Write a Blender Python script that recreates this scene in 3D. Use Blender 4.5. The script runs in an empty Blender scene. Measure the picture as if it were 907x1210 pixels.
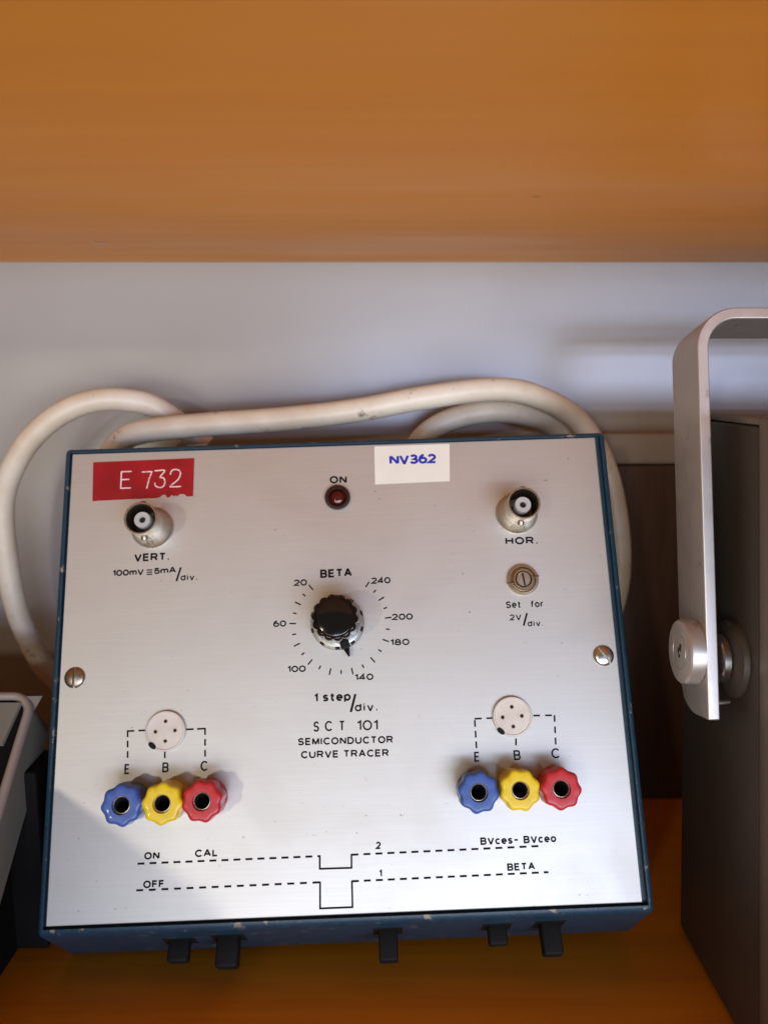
import bpy, bmesh, math, random
from mathutils import Vector, Matrix
random.seed(7)
MM = 0.001
C = bpy.context.scene.collection
R = math.radians

# ------------------------------------------------------------------ camera
cam_data = bpy.data.cameras.new('camera')
cam = bpy.data.objects.new('camera', cam_data); C.objects.link(cam)
cam.location = (0, 0, 0.172)
cam.rotation_euler = (R(90 - 9.17), 0, 0)
cam_data.sensor_fit = 'VERTICAL'
cam_data.sensor_height = 36
cam_data.lens = 36 * 960 / 1210
cam_data.clip_start = 0.005; cam_data.clip_end = 50
cam_data.dof.use_dof = True
cam_data.dof.focus_distance = 0.232
cam_data.dof.aperture_fstop = 11
bpy.context.scene.camera = cam

# ------------------------------------------------------------------ world, lamps, exposure
world = bpy.data.worlds.new('World'); bpy.context.scene.world = world
world.use_nodes = True
bg = world.node_tree.nodes['Background']
bg.inputs['Color'].default_value = (1.0, 0.80, 0.62, 1); bg.inputs['Strength'].default_value = 0.11

def lamp(name, loc, target, sx, sy, power, col):
    d = bpy.data.lights.new(name, 'AREA'); d.shape = 'RECTANGLE'
    d.size = sx; d.size_y = sy; d.energy = power; d.color = col
    o = bpy.data.objects.new(name, d); C.objects.link(o)
    o.location = loc
    o.rotation_euler = (Vector(target) - Vector(loc)).to_track_quat('-Z', 'Y').to_euler()
    return o
#LIGHTS
lamp('window_light', (0.85, -2.2, 0.090), (0.3, 0.32, 0.090), 2.2, 0.18, 29, (0.56, 0.68, 1.0))
lamp('window_light_upper', (0.85, -2.2, 0.262), (0.3, 0.32, 0.262), 2.1, 0.07, 9, (0.50, 0.64, 1.0))
lamp('room_light', (-0.75, -1.6, 0.45), (0, 0.22, 0.08), 0.07, 0.07, 3.6, (1.0, 0.88, 0.72))
lamp('room_front', (0.0, -1.0, -0.16), (0, 0.25, 0.14), 1.5, 0.5, 12, (1.0, 0.97, 0.87))
sc = bpy.context.scene
sc.view_settings.view_transform = 'Standard'; sc.view_settings.look = 'None'
sc.view_settings.exposure = 0.06; sc.view_settings.gamma = 1.0
sc.cycles.use_denoising = True

# ------------------------------------------------------------------ materials
def nt(m): return m.node_tree.nodes, m.node_tree.links
def mat(name, col, rough=0.5, metal=0.0, spec=0.5, coat=0.0, emit=None, trans=0.0):
    m = bpy.data.materials.new(name); m.use_nodes = True
    b = m.node_tree.nodes['Principled BSDF']
    b.inputs['Base Color'].default_value = (*col, 1)
    b.inputs['Roughness'].default_value = rough
    b.inputs['Metallic'].default_value = metal
    b.inputs['Specular IOR Level'].default_value = spec
    b.inputs['Coat Weight'].default_value = coat
    b.inputs['Transmission Weight'].default_value = trans
    if emit:
        b.inputs['Emission Color'].default_value = (*emit[:3], 1); b.inputs['Emission Strength'].default_value = emit[3]
    return m
def texco(m, scale=(1, 1, 1), rot=(0, 0, 0)):
    n, l = nt(m)
    t = n.new('ShaderNodeTexCoord'); mp = n.new('ShaderNodeMapping')
    mp.inputs['Scale'].default_value = scale; mp.inputs['Rotation'].default_value = rot
    l.new(t.outputs['Object'], mp.inputs['Vector']); return mp.outputs['Vector']
def noise(m, vec, scale, detail=4, rough=0.55, dist=0.0):
    n, l = nt(m); x = n.new('ShaderNodeTexNoise')
    x.inputs['Scale'].default_value = scale; x.inputs['Detail'].default_value = detail
    x.inputs['Roughness'].default_value = rough; x.inputs['Distortion'].default_value = dist
    l.new(vec, x.inputs['Vector']); return x.outputs['Fac']
def ramp(m, fac, stops):
    n, l = nt(m); r = n.new('ShaderNodeValToRGB'); l.new(fac, r.inputs['Fac'])
    e = r.color_ramp.elements
    while len(e) < len(stops): e.new(0.5)
    for k, (p, c) in enumerate(stops):
        e[k].position = p; e[k].color = (*c, 1) if len(c) == 3 else c
    return r.outputs['Color']
def mix(m, fac, a, b, mode='MIX'):
    n, l = nt(m); x = n.new('ShaderNodeMix'); x.data_type = 'RGBA'; x.blend_type = mode
    for sock, v in ((x.inputs[0], fac), (x.inputs[6], a), (x.inputs[7], b)):
        if hasattr(v, 'links') or isinstance(v, bpy.types.NodeSocket): l.new(v, sock)
        elif isinstance(v, (int, float)): sock.default_value = v
        else: sock.default_value = (*v, 1)
    return x.outputs[2]
def maprange(m, v, a, b, c, d):
    n, l = nt(m); x = n.new('ShaderNodeMapRange'); l.new(v, x.inputs[0])
    for k, q in enumerate((a, b, c, d)): x.inputs[k + 1].default_value = q
    return x.outputs[0]
def setin(m, name, out): nt(m)[1].new(out, m.node_tree.nodes['Principled BSDF'].inputs[name])
def bump(m, h, strength, dist):
    n, l = nt(m); b = n.new('ShaderNodeBump'); b.inputs['Strength'].default_value = strength
    b.inputs['Distance'].default_value = dist; l.new(h, b.inputs['Height']); setin(m, 'Normal', b.outputs['Normal'])

M = {}
# varnished orange wood, grain along x
def wood(name, dark, light, rough, gscale):
    m = mat(name, light, rough, 0, 0.35, 0.0)
    v = texco(m, (1.0, 14.0, 14.0)); g = noise(m, v, gscale, 6, 0.6, 0.6)
    v2 = texco(m, (0.6, 3.0, 3.0)); g2 = noise(m, v2, 9, 3, 0.5, 0.4)
    v3 = texco(m, (3.0, 60.0, 60.0)); g3 = noise(m, v3, 14, 3, 0.6)
    c = ramp(m, g, [(0.25, dark), (0.75, light)])
    c = mix(m, maprange(m, g2, 0.35, 0.7, 0.0, 0.4), c, dark)
    c = mix(m, maprange(m, g3, 0.55, 0.8, 0.0, 0.10), c, tuple(x * 0.55 for x in dark))
    vo = texco(m); sp = noise(m, vo, 120, 2, 0.5)
    c = mix(m, maprange(m, sp, 0.745, 0.77, 0.0, 0.35), c, (0.09, 0.03, 0.008))
    setin(m, 'Base Color', c)
    setin(m, 'Roughness', maprange(m, g2, 0.3, 0.7, rough - 0.05, rough + 0.08))
    bump(m, g3, 0.15, 0.0002)
    return m
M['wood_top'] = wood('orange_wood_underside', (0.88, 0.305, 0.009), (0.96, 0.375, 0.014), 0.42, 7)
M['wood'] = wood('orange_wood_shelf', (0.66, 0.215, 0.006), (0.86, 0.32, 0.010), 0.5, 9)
m = M['wall'] = mat('glossy_white_backboard', (0.58, 0.56, 0.56), 0.3, 0, 0.5)
v = texco(m, (1, 1, 2.5)); w1 = noise(m, v, 5, 3)
setin(m, 'Base Color', ramp(m, w1, [(0.3, (0.325, 0.292, 0.262)), (0.7, (0.36, 0.335, 0.315))]))
setin(m, 'Roughness', maprange(m, noise(m, texco(m), 30, 4), 0.3, 0.7, 0.21, 0.27))
bump(m, w1, 0.02, 0.002)
m = M['brown'] = mat('dark_brown_surface', (0.075, 0.035, 0.018), 0.55)
setin(m, 'Base Color', ramp(m, noise(m, texco(m, (14, 14, 1)), 14, 5), [(0.3, (0.050, 0.020, 0.008)), (0.7, (0.085, 0.036, 0.016))]))
M['tan'] = mat('tan_top_edge', (0.27, 0.225, 0.185), 0.8)
# aluminium front panel: brushed along x, faint stains and specks
m = M['panel'] = mat('brushed_aluminium_panel', (0.8, 0.78, 0.76), 0.4, 0.80, 0.5)
v = texco(m, (1.0, 60.0, 1.0)); br = noise(m, v, 60, 5, 0.7)
v = texco(m, (3.0, 240.0, 1.0)); br2 = noise(m, v, 50, 4, 0.7)
st = noise(m, texco(m), 22, 5, 0.6, 0.5)
sp = noise(m, texco(m), 700, 2, 0.5); spm = noise(m, texco(m), 35, 3, 0.5)
c = ramp(m, br, [(0.25, (0.56, 0.55, 0.515)), (0.8, (0.64, 0.63, 0.595))])
c = mix(m, maprange(m, br2, 0.2, 0.8, 0.0, 0.07), c, (0.5, 0.48, 0.46))
c = mix(m, maprange(m, st, 0.50, 0.75, 0.0, 0.30), c, (0.46, 0.42, 0.36))
n_, l_ = nt(m); mm_ = n_.new('ShaderNodeMath'); mm_.operation = 'MULTIPLY'
l_.new(maprange(m, sp, 0.725, 0.77, 0.0, 1.0), mm_.inputs[0]); l_.new(maprange(m, spm, 0.45, 0.6, 0.0, 0.75), mm_.inputs[1])
c = mix(m, mm_.outputs[0], c, (0.16, 0.13, 0.10))
setin(m, 'Base Color', c)
setin(m, 'Roughness', maprange(m, st, 0.3, 0.75, 0.43, 0.52))
bump(m, br2, 0.07, 0.00005)
m.node_tree.nodes['Principled BSDF'].inputs['Anisotropic'].default_value = 0.0
# blue hammered enamel of the case, chipped along its edges
m = M['blue'] = mat('blue_textured_enamel', (0.012, 0.06, 0.12), 0.42, 0, 0.5)
n_, l_ = nt(m); ge = n_.new('ShaderNodeNewGeometry')
wn = noise(m, texco(m), 260, 5, 0.7); wn2 = noise(m, texco(m), 190, 4, 0.7)
pt = maprange(m, ge.outputs['Pointiness'], 0.52, 0.60, 0.0, 1.0)
mm_ = n_.new('ShaderNodeMath'); mm_.operation = 'MULTIPLY'; l_.new(pt, mm_.inputs[0]); l_.new(maprange(m, wn2, 0.60, 0.66, 0.0, 1.0), mm_.inputs[1])
c = ramp(m, wn, [(0.3, (0.008, 0.034, 0.060)), (0.7, (0.014, 0.052, 0.090))])
c = mix(m, mm_.outputs[0], c, (0.30, 0.27, 0.20))
c = mix(m, maprange(m, wn2, 0.77, 0.79, 0, 0.7), c, (0.22, 0.20, 0.16))
setin(m, 'Base Color', c)
bump(m, noise(m, texco(m), 1400, 3, 0.6), 0.35, 0.0003)
# metals
def metal(name, col, rough, grime=0.3, scale=180):
    m = mat(name, col, rough, 1.0); g = noise(m, texco(m), scale, 5, 0.6)
    setin(m, 'Base Color', mix(m, maprange(m, g, 0.45, 0.75, 0, grime), col, tuple(x * 0.35 for x in col)))
    setin(m, 'Roughness', maprange(m, g, 0.3, 0.7, rough - 0.06, rough + 0.12)); return m
M['nickel'] = metal('tarnished_nickel', (0.60, 0.54, 0.45), 0.26)
M['nickel_dull'] = metal('dull_tarnished_nickel', (0.46, 0.40, 0.32), 0.38, 0.5)
M['steel'] = metal('bright_screw_steel', (0.62, 0.60, 0.57), 0.25)
M['screw_old'] = metal('tarnished_screw', (0.40, 0.34, 0.27), 0.32, 0.5)
M['brass'] = metal('worn_brass', (0.52, 0.43, 0.31), 0.3, 0.45)
M['alu'] = metal('satin_aluminium', (0.42, 0.41, 0.38), 0.42, 0.12, 60)
m = M['handle'] = mat('satin_anodised_handle', (0.50, 0.47, 0.45), 0.4, 0.75)
setin(m, 'Roughness', maprange(m, noise(m, texco(m), 250, 4), 0.3, 0.7, 0.34, 0.44))
sc1 = noise(m, texco(m), 160, 3)
setin(m, 'Base Color', mix(m, maprange(m, sc1, 0.66, 0.72, 0, 0.5), (0.58, 0.545, 0.52), (0.28, 0.25, 0.23)))
M['black'] = mat('glossy_black_plastic', (0.006, 0.005, 0.005), 0.10, 0, 0.5)
m = M['rubber'] = mat('matt_black_plastic', (0.008, 0.0075, 0.007), 0.7, 0, 0.25)
bump(m, noise(m, texco(m), 900, 3), 0.3, 0.0002)
m = M['hole'] = mat('black_hole', (0.003, 0.003, 0.003), 0.9)
M['lamp_bezel'] = mat('dark_lamp_bezel', (0.03, 0.012, 0.010), 0.25)
M['lamp_red'] = mat('dark_red_lens', (0.07, 0.004, 0.004), 0.12, 0, 0.5, 0.3)
M['ptfe'] = mat('grey_white_insulator', (0.42, 0.41, 0.39), 0.4)
M['inner'] = metal('dark_inner_barrel', (0.16, 0.13, 0.10), 0.4, 0.5)
M['skirt'] = mat('grey_knob_skirt', (0.30, 0.29, 0.25), 0.25, 0.3)
m = M['ceramic'] = mat('off_white_socket_plastic', (0.66, 0.61, 0.54), 0.42)
setin(m, 'Base Color', ramp(m, noise(m, texco(m), 200, 4), [(0.3, (0.58, 0.52, 0.45)), (0.7, (0.68, 0.63, 0.57))]))
def plastic(name, col):
    m = mat(name, col, 0.32, 0, 0.45, 0.1); g = noise(m, texco(m), 300, 5, 0.65)
    setin(m, 'Base Color', mix(m, maprange(m, g, 0.55, 0.8, 0, 0.45), col, tuple(x * 0.45 for x in col)))
    setin(m, 'Roughness', maprange(m, g, 0.3, 0.7, 0.26, 0.46)); return m
M['p_blue'] = plastic('blue_plastic', (0.045, 0.105, 0.36))
M['p_yellow'] = plastic('yellow_plastic', (0.78, 0.56, 0.015))
M['p_red'] = plastic('red_plastic', (0.50, 0.022, 0.028))
m = M['ink'] = mat('black_screen_print', (0.006, 0.005, 0.005), 0.7, 0, 0.15)
M['ink_blue'] = mat('blue_print', (0.008, 0.02, 0.36), 0.5)
m = M['tape'] = mat('red_embossing_tape', (0.40, 0.010, 0.018), 0.3, 0, 0.5)
setin(m, 'Base Color', ramp(m, noise(m, texco(m), 90, 4), [(0.3, (0.24, 0.006, 0.011)), (0.7, (0.36, 0.010, 0.018))]))
m = M['tape_white'] = mat('whitened_embossed_letter', (0.72, 0.58, 0.56), 0.5)
tw_ = noise(m, texco(m), 1500, 3)
setin(m, 'Base Color', mix(m, maprange(m, tw_, 0.5, 0.68, 0, 0.8), (0.74, 0.62, 0.60), (0.48, 0.10, 0.10)))
m = M['paper'] = mat('cream_paper_label', (0.74, 0.71, 0.62), 0.65)
setin(m, 'Base Color', ramp(m, noise(m, texco(m), 70, 4), [(0.3, (0.70, 0.67, 0.58)), (0.7, (0.78, 0.75, 0.67))]))
# grey-white pvc cable with brown grime
m = M['cable'] = mat('aged_white_pvc', (0.62, 0.56, 0.46), 0.42)
g1 = noise(m, texco(m), 26, 5, 0.6); g2 = noise(m, texco(m), 160, 4, 0.7)
c = ramp(m, g1, [(0.3, (0.76, 0.70, 0.59)), (0.68, (0.54, 0.42, 0.29))])
c = mix(m, maprange(m, g2, 0.62, 0.72, 0, 0.8), c, (0.16, 0.09, 0.05))
setin(m, 'Base Color', c); bump(m, g1, 0.2, 0.001)
m = M['taupe'] = mat('taupe_crackle_paint', (0.17, 0.135, 0.105), 0.5)
tc_ = ramp(m, noise(m, texco(m), 24, 5), [(0.3, (0.040, 0.032, 0.025)), (0.7, (0.056, 0.046, 0.037))])
setin(m, 'Base Color', mix(m, maprange(m, noise(m, texco(m), 170, 3, 0.6), 0.74, 0.76, 0, 0.6), tc_, (0.30, 0.27, 0.24)))
bump(m, noise(m, texco(m), 900, 3), 0.3, 0.0002)
M['taupe_light'] = mat('light_taupe_trim', (0.16, 0.135, 0.12), 0.45)
m = M['case_green'] = mat('grey_green_paint', (0.20, 0.195, 0.16), 0.5)
bump(m, noise(m, texco(m), 700, 3), 0.25, 0.0002)
M['trim'] = mat('warm_grey_bezel', (0.33, 0.28, 0.24), 0.42, 0.1)
M['dark'] = mat('near_black_paint_and_shade', (0.006, 0.005, 0.0045), 0.8, 0, 0.15)  # plate and base paint; also the shade beside the left instrument
M['tag_red'] = mat('red_sticker_print', (0.12, 0.012, 0.012), 0.5)

# ------------------------------------------------------------------ helpers
def link(name, bm, m, parent=None, loc=(0, 0, 0), rot=None, smooth=None):
    me = bpy.data.meshes.new(name); bm.to_mesh(me); bm.free()
    ms = m if isinstance(m, (list, tuple)) else [m]
    for x in ms: me.materials.append(x)
    if smooth is not None:
        for p in me.polygons: p.use_smooth = True
        me.set_sharp_from_angle(angle=R(smooth))
    o = bpy.data.objects.new(name, me); C.objects.link(o)
    if parent: o.parent = parent
    o.location = [c * 1.0 for c in loc]
    if rot: o.rotation_euler = rot
    return o
def tag(o, label=None, cat=None, group=None, kind=None):
    if label: o['label'] = label
    if cat: o['category'] = cat
    if group: o['group'] = group
    if kind: o['kind'] = kind
    return o
def box(x0, x1, y0, y1, z0, z1, bev=0.0, seg=2, bm=None):
    own = bmesh.new()
    vs = [own.verts.new((x * MM, y * MM, z * MM)) for x in (x0, x1) for y in (y0, y1) for z in (z0, z1)]
    for f in ((0, 1, 3, 2), (4, 6, 7, 5), (0, 4, 5, 1), (2, 3, 7, 6), (0, 2, 6, 4), (1, 5, 7, 3)):
        own.faces.new([vs[i] for i in f])
    bmesh.ops.recalc_face_normals(own, faces=own.faces)
    if bev: bmesh.ops.bevel(own, geom=own.edges[:], offset=bev * MM, segments=seg, affect='EDGES', profile=0.5)
    if bm is None: return own
    tmp = bpy.data.meshes.new('t'); own.to_mesh(tmp); own.free(); bm.from_mesh(tmp); bpy.data.meshes.remove(tmp)
    return bm
def lathe(prof, seg=48, flute=0, amp=None, phase=0.0, cap0=False, cap1=True, power=1.0):
    """rings (radius, z) in mm; amp = per ring flute depth in mm"""
    bm = bmesh.new(); rings = []
    for k, (r, z) in enumerate(prof):
        ring = []
        for i in range(seg):
            t = 2 * math.pi * i / seg; rr = r
            if flute and amp: rr = r + amp[k] * ((math.cos(flute * (t + phase)) - 1) / 2 if power == 0 else abs(math.cos(flute * (t + phase) / 2)) ** power - 1)
            ring.append(bm.verts.new((rr * math.cos(t) * MM, rr * math.sin(t) * MM, z * MM)))
        rings.append(ring)
    for a, b in zip(rings[:-1], rings[1:]):
        for i in range(seg):
            bm.faces.new((a[i], a[(i + 1) % seg], b[(i + 1) % seg], b[i]))
    if cap0: bm.faces.new(rings[0][::-1])
    if cap1: bm.faces.new(rings[-1])
    return bm
def prism(pts, h0, h1, axis='x'):
    """polygon pts (a, b) in mm extruded between h0 and h1 along axis"""
    bm = bmesh.new()
    def P(a, b, h): return {'x': (h, a, b), 'y': (a, h, b), 'z': (a, b, h)}[axis]
    A = [bm.verts.new(Vector(P(a, b, h0)) * MM) for a, b in pts]
    B = [bm.verts.new(Vector(P(a, b, h1)) * MM) for a, b in pts]
    n = len(pts)
    bm.faces.new(A[::-1]); bm.faces.new(B)
    for i in range(n): bm.faces.new((A[i], A[(i + 1) % n], B[(i + 1) % n], B[i]))
    bmesh.ops.recalc_face_normals(bm, faces=bm.faces)
    return bm
def catmull(pts, n=12):
    P = [Vector(p) for p in pts]; P = [2 * P[0] - P[1]] + P + [2 * P[-1] - P[-2]]
    out = []
    for i in range(1, len(P) - 2):
        for k in range(n):
            t = k / n; a, b, c, d = P[i - 1:i + 3]
            out.append(0.5 * ((2 * b) + (c - a) * t + (2 * a - 5 * b + 4 * c - d) * t * t + (3 * b - a - 3 * c + d) * t ** 3))
    out.append(P[-2]); return out
def tube(pts, r, seg=20, cap=True):
    bm = bmesh.new(); rings = []; up = Vector((0, 0, 1)); nrm = None
    for i, p in enumerate(pts):
        t = (pts[min(i + 1, len(pts) - 1)] - pts[max(i - 1, 0)]).normalized()
        if nrm is None:
            nrm = t.orthogonal().normalized()
        nrm = (nrm - t * nrm.dot(t)).normalized(); bn = t.cross(nrm)
        rings.append([bm.verts.new((p + (nrm * math.cos(2 * math.pi * k / seg) + bn * math.sin(2 * math.pi * k / seg)) * r) * MM) for k in range(seg)])
    for a, b in zip(rings[:-1], rings[1:]):
        for i in range(seg): bm.faces.new((a[i], a[(i + 1) % seg], b[(i + 1) % seg], b[i]))
    if cap: bm.faces.new(rings[0][::-1]); bm.faces.new(rings[-1])
    bmesh.ops.recalc_face_normals(bm, faces=bm.faces)
    return bm
def dup(o, parent, loc, rotz=None, label=None):
    c = o.copy(); C.objects.link(c); c.parent = parent; c.location = loc
    if rotz is not None: c.rotation_euler = (0, 0, rotz)
    if label: c['label'] = label
    for ch in list(o.children):
        g = ch.copy(); C.objects.link(g); g.parent = c
    return c

# ------------------------------------------------------------------ setting
tag(link('lower_shelf', box(-420, 420, 40, 324, -18, 0, 1.2), M['wood']), kind='structure')
tag(link('upper_shelf', box(-420, 420, 60, 324, 217, 235, 1.2), M['wood_top']), kind='structure')
tag(link('back_wall', box(-420, 420, 324, 336, -60, 300), M['wall']), kind='structure')
kn = link('knot', lathe([(3.2, 0), (2.2, 0.25), (0.5, 0.3)], 24, cap1=True), mat('pale_knot', (0.62, 0.27, 0.06), 0.3), None, (-0.0935, 0.2790, 0.21697), (math.pi, 0, 0), 40)
kn.parent = bpy.data.objects['upper_shelf']

bd = bpy.data.objects.new('low_brown_area', None); C.objects.link(bd); bd.location = (0.15, 0.32, 0)  # dark brown area in the right-hand gap, drawn as an upright board
tag(bd, 'dark brown area with tan top edge, drawn as a board against the wall', 'board')
link('brown_area_face', box(-72, 160, -5, 3.8, 0.3, 139.6, 0.8), M['brown'], bd)
link('edge_strip', box(-72, 160, -6, 3.8, 140, 152, 1.6, 3), M['tan'], bd, smooth=40)

# ------------------------------------------------------------------ curve tracer
a_ = Vector((0.99932129, 0.0202385, 0.03077933)); b_ = Vector((0.0362153, -0.38690754, -0.92140708)); n_v = Vector((0.00673915, -0.92189639, 0.38737789))
t_ = Vector((-97.93368446, 254.7942626, 149.44427492))
OU, OV, ON = 82.5, 150.2, -26.5
org = t_ + a_ * OU + b_ * OV + n_v * ON
root = bpy.data.objects.new('curve_tracer', None); C.objects.link(root)
mw = Matrix.Identity(4)
for r_ in range(3):
    mw[r_][0] = a_[r_]; mw[r_][1] = -b_[r_]; mw[r_][2] = n_v[r_]; mw[r_][3] = org[r_] * MM
root.matrix_world = mw
tag(root, 'blue metal instrument with silver panel, black dial knob and six coloured sockets', 'test instrument')
def L(u, v, n=0.0): return ((u - OU) * MM, (OV - v) * MM, (n - ON) * MM)
PN = -0.5                                              # the panel face lies half a millimetre inside the rim

# case: five sided prism with a recessed opening at the front
sec = [(-1.8, 0.3), (138.6, 0.3), (150.2, -26.5), (33.2, -78.7)]
bm = prism([(OV - v, n - ON) for v, n in sec], -2.1 - OU, 168.0 - OU, 'x')
bmesh.ops.bevel(bm, geom=bm.edges[:], offset=1.5 * MM, segments=4, affect='EDGES', profile=0.5)
bm.normal_update()
ff = max(bm.faces, key=lambda f: f.calc_area() * (f.normal.z > 0.99))
bmesh.ops.inset_region(bm, faces=[ff], thickness=0.15 * MM, depth=0)
bm.faces.ensure_lookup_table()
ff = max(bm.faces, key=lambda f: f.calc_area() * (f.normal.z > 0.99))
r = bmesh.ops.extrude_discrete_faces(bm, faces=[ff])
nf = r['faces'][0]
for vv in nf.verts: vv.co.z -= 2.2 * MM
# walls of the recess
ed = [e for e in bm.edges if e.is_boundary]
bmesh.ops.bridge_loops(bm, edges=ed)
case = link('case', bm, M['blue'], root, smooth=35)

# front panel
bm = box(0 - OU, 165 - OU, OV - 136.3, OV - 0, -0.9 - 0.6 - ON, PN - ON, 0.25, 2)
panel = link('front_panel', bm, M['panel'], root)

# printed lettering
INK = PN + 0.03
TEXT = [
 ('VERT.',20.59,35.07,31.37,35.03,2.46,'h'),
 ('100mV',14.23,39.38,23.68,39.24,1.93,'h'),
 ('5mA',26.74,39.17,33.46,38.96,1.93,'h'),
 ('div.',34.85,41.4,39.96,41.37,1.87,'h'),
 ('ON',80.59,12.43,85.97,12.5,2.47,'h'),
 ('BETA',77.13,42.11,86.79,41.98,2.6,'h'),
 ('20',69.04,44.28,73.13,44.24,1.96,'h'),
 ('240',92.52,44.46,98.44,44.46,1.96,'h'),
 ('200',98.34,55.64,104.69,55.68,1.93,'h'),
 ('180',97.58,63.17,103.35,63.18,1.9,'h'),
 ('60',62.82,56.42,66.72,56.43,1.92,'h'),
 ('100',66.93,69.94,72.4,69.94,1.92,'h'),
 ('140',86.72,73.0,92.29,73.0,1.91,'h'),
 ('1',74.7,78.78,75.79,78.77,2.47,'h'),
 ('step',77.18,78.68,85.43,78.73,2.47,'h'),
 ('div.',86.5,81.86,93.28,81.91,2.36,'h'),
 ('S',74.32,87.14,76.04,87.16,2.92,'f'),
 ('C',77.66,87.14,79.87,87.15,2.92,'f'),
 ('T',81.76,87.22,83.55,87.24,2.92,'f'),
 ('101',86.97,87.27,93.09,87.37,2.93,'f'),
 ('SEMICONDUCTOR',69.77,90.8,97.32,91.15,2.07,'h'),
 ('CURVE TRACER',70.63,94.45,95.96,94.81,2.06,'h'),
 ('2',91.4,119.71,92.83,119.72,1.98,'h'),
 ('1',92.0,127.0,92.9,127.01,1.91,'h'),
 ('E',20.01,96.92,21.51,96.93,2.79,'f'),
 ('B',30.83,96.85,32.67,96.87,2.79,'f'),
 ('C',41.77,96.88,43.9,96.87,2.79,'f'),
 ('ON',26.45,120.06,30.75,120.06,2.0,'h'),
 ('CAL',40.62,119.95,47.07,119.94,2.0,'h'),
 ('OFF',26.4,127.51,32.3,127.51,2.03,'h'),
 ('E',120.56,97.21,122.17,97.23,2.8,'f'),
 ('B',132.03,97.21,134.02,97.19,2.8,'f'),
 ('C',142.94,97.1,145.35,97.09,2.81,'f'),
 ('BVces–',120.9,119.72,131.73,119.74,2.01,'h'),
 ('BVceo',133.12,119.75,142.38,119.74,2.01,'h'),
 ('BETA',127.97,126.79,135.81,126.78,1.98,'h'),
 ('HOR.',134.11,33.76,144.15,33.92,2.38,'h'),
 ('Set',132.84,53.23,137.41,53.29,2.04,'h'),
 ('for',140.33,53.29,144.26,53.32,2.04,'h'),
 ('2V',133.72,56.97,137.28,56.99,1.82,'h'),
 ('div.',138.96,58.97,143.72,58.99,1.76,'h'),
 ('NV362',99.48,6.95,114.27,6.96,3.19,'n'),
]
def arc(cx, cy, rx, ry, a0, a1, n=14):
    return [(cx + rx * math.cos(R(a0 + (a1 - a0) * k / n)), cy + ry * math.sin(R(a0 + (a1 - a0) * k / n))) for k in range(n + 1)]
XH = 0.76                                               # height of the small letters
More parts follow.
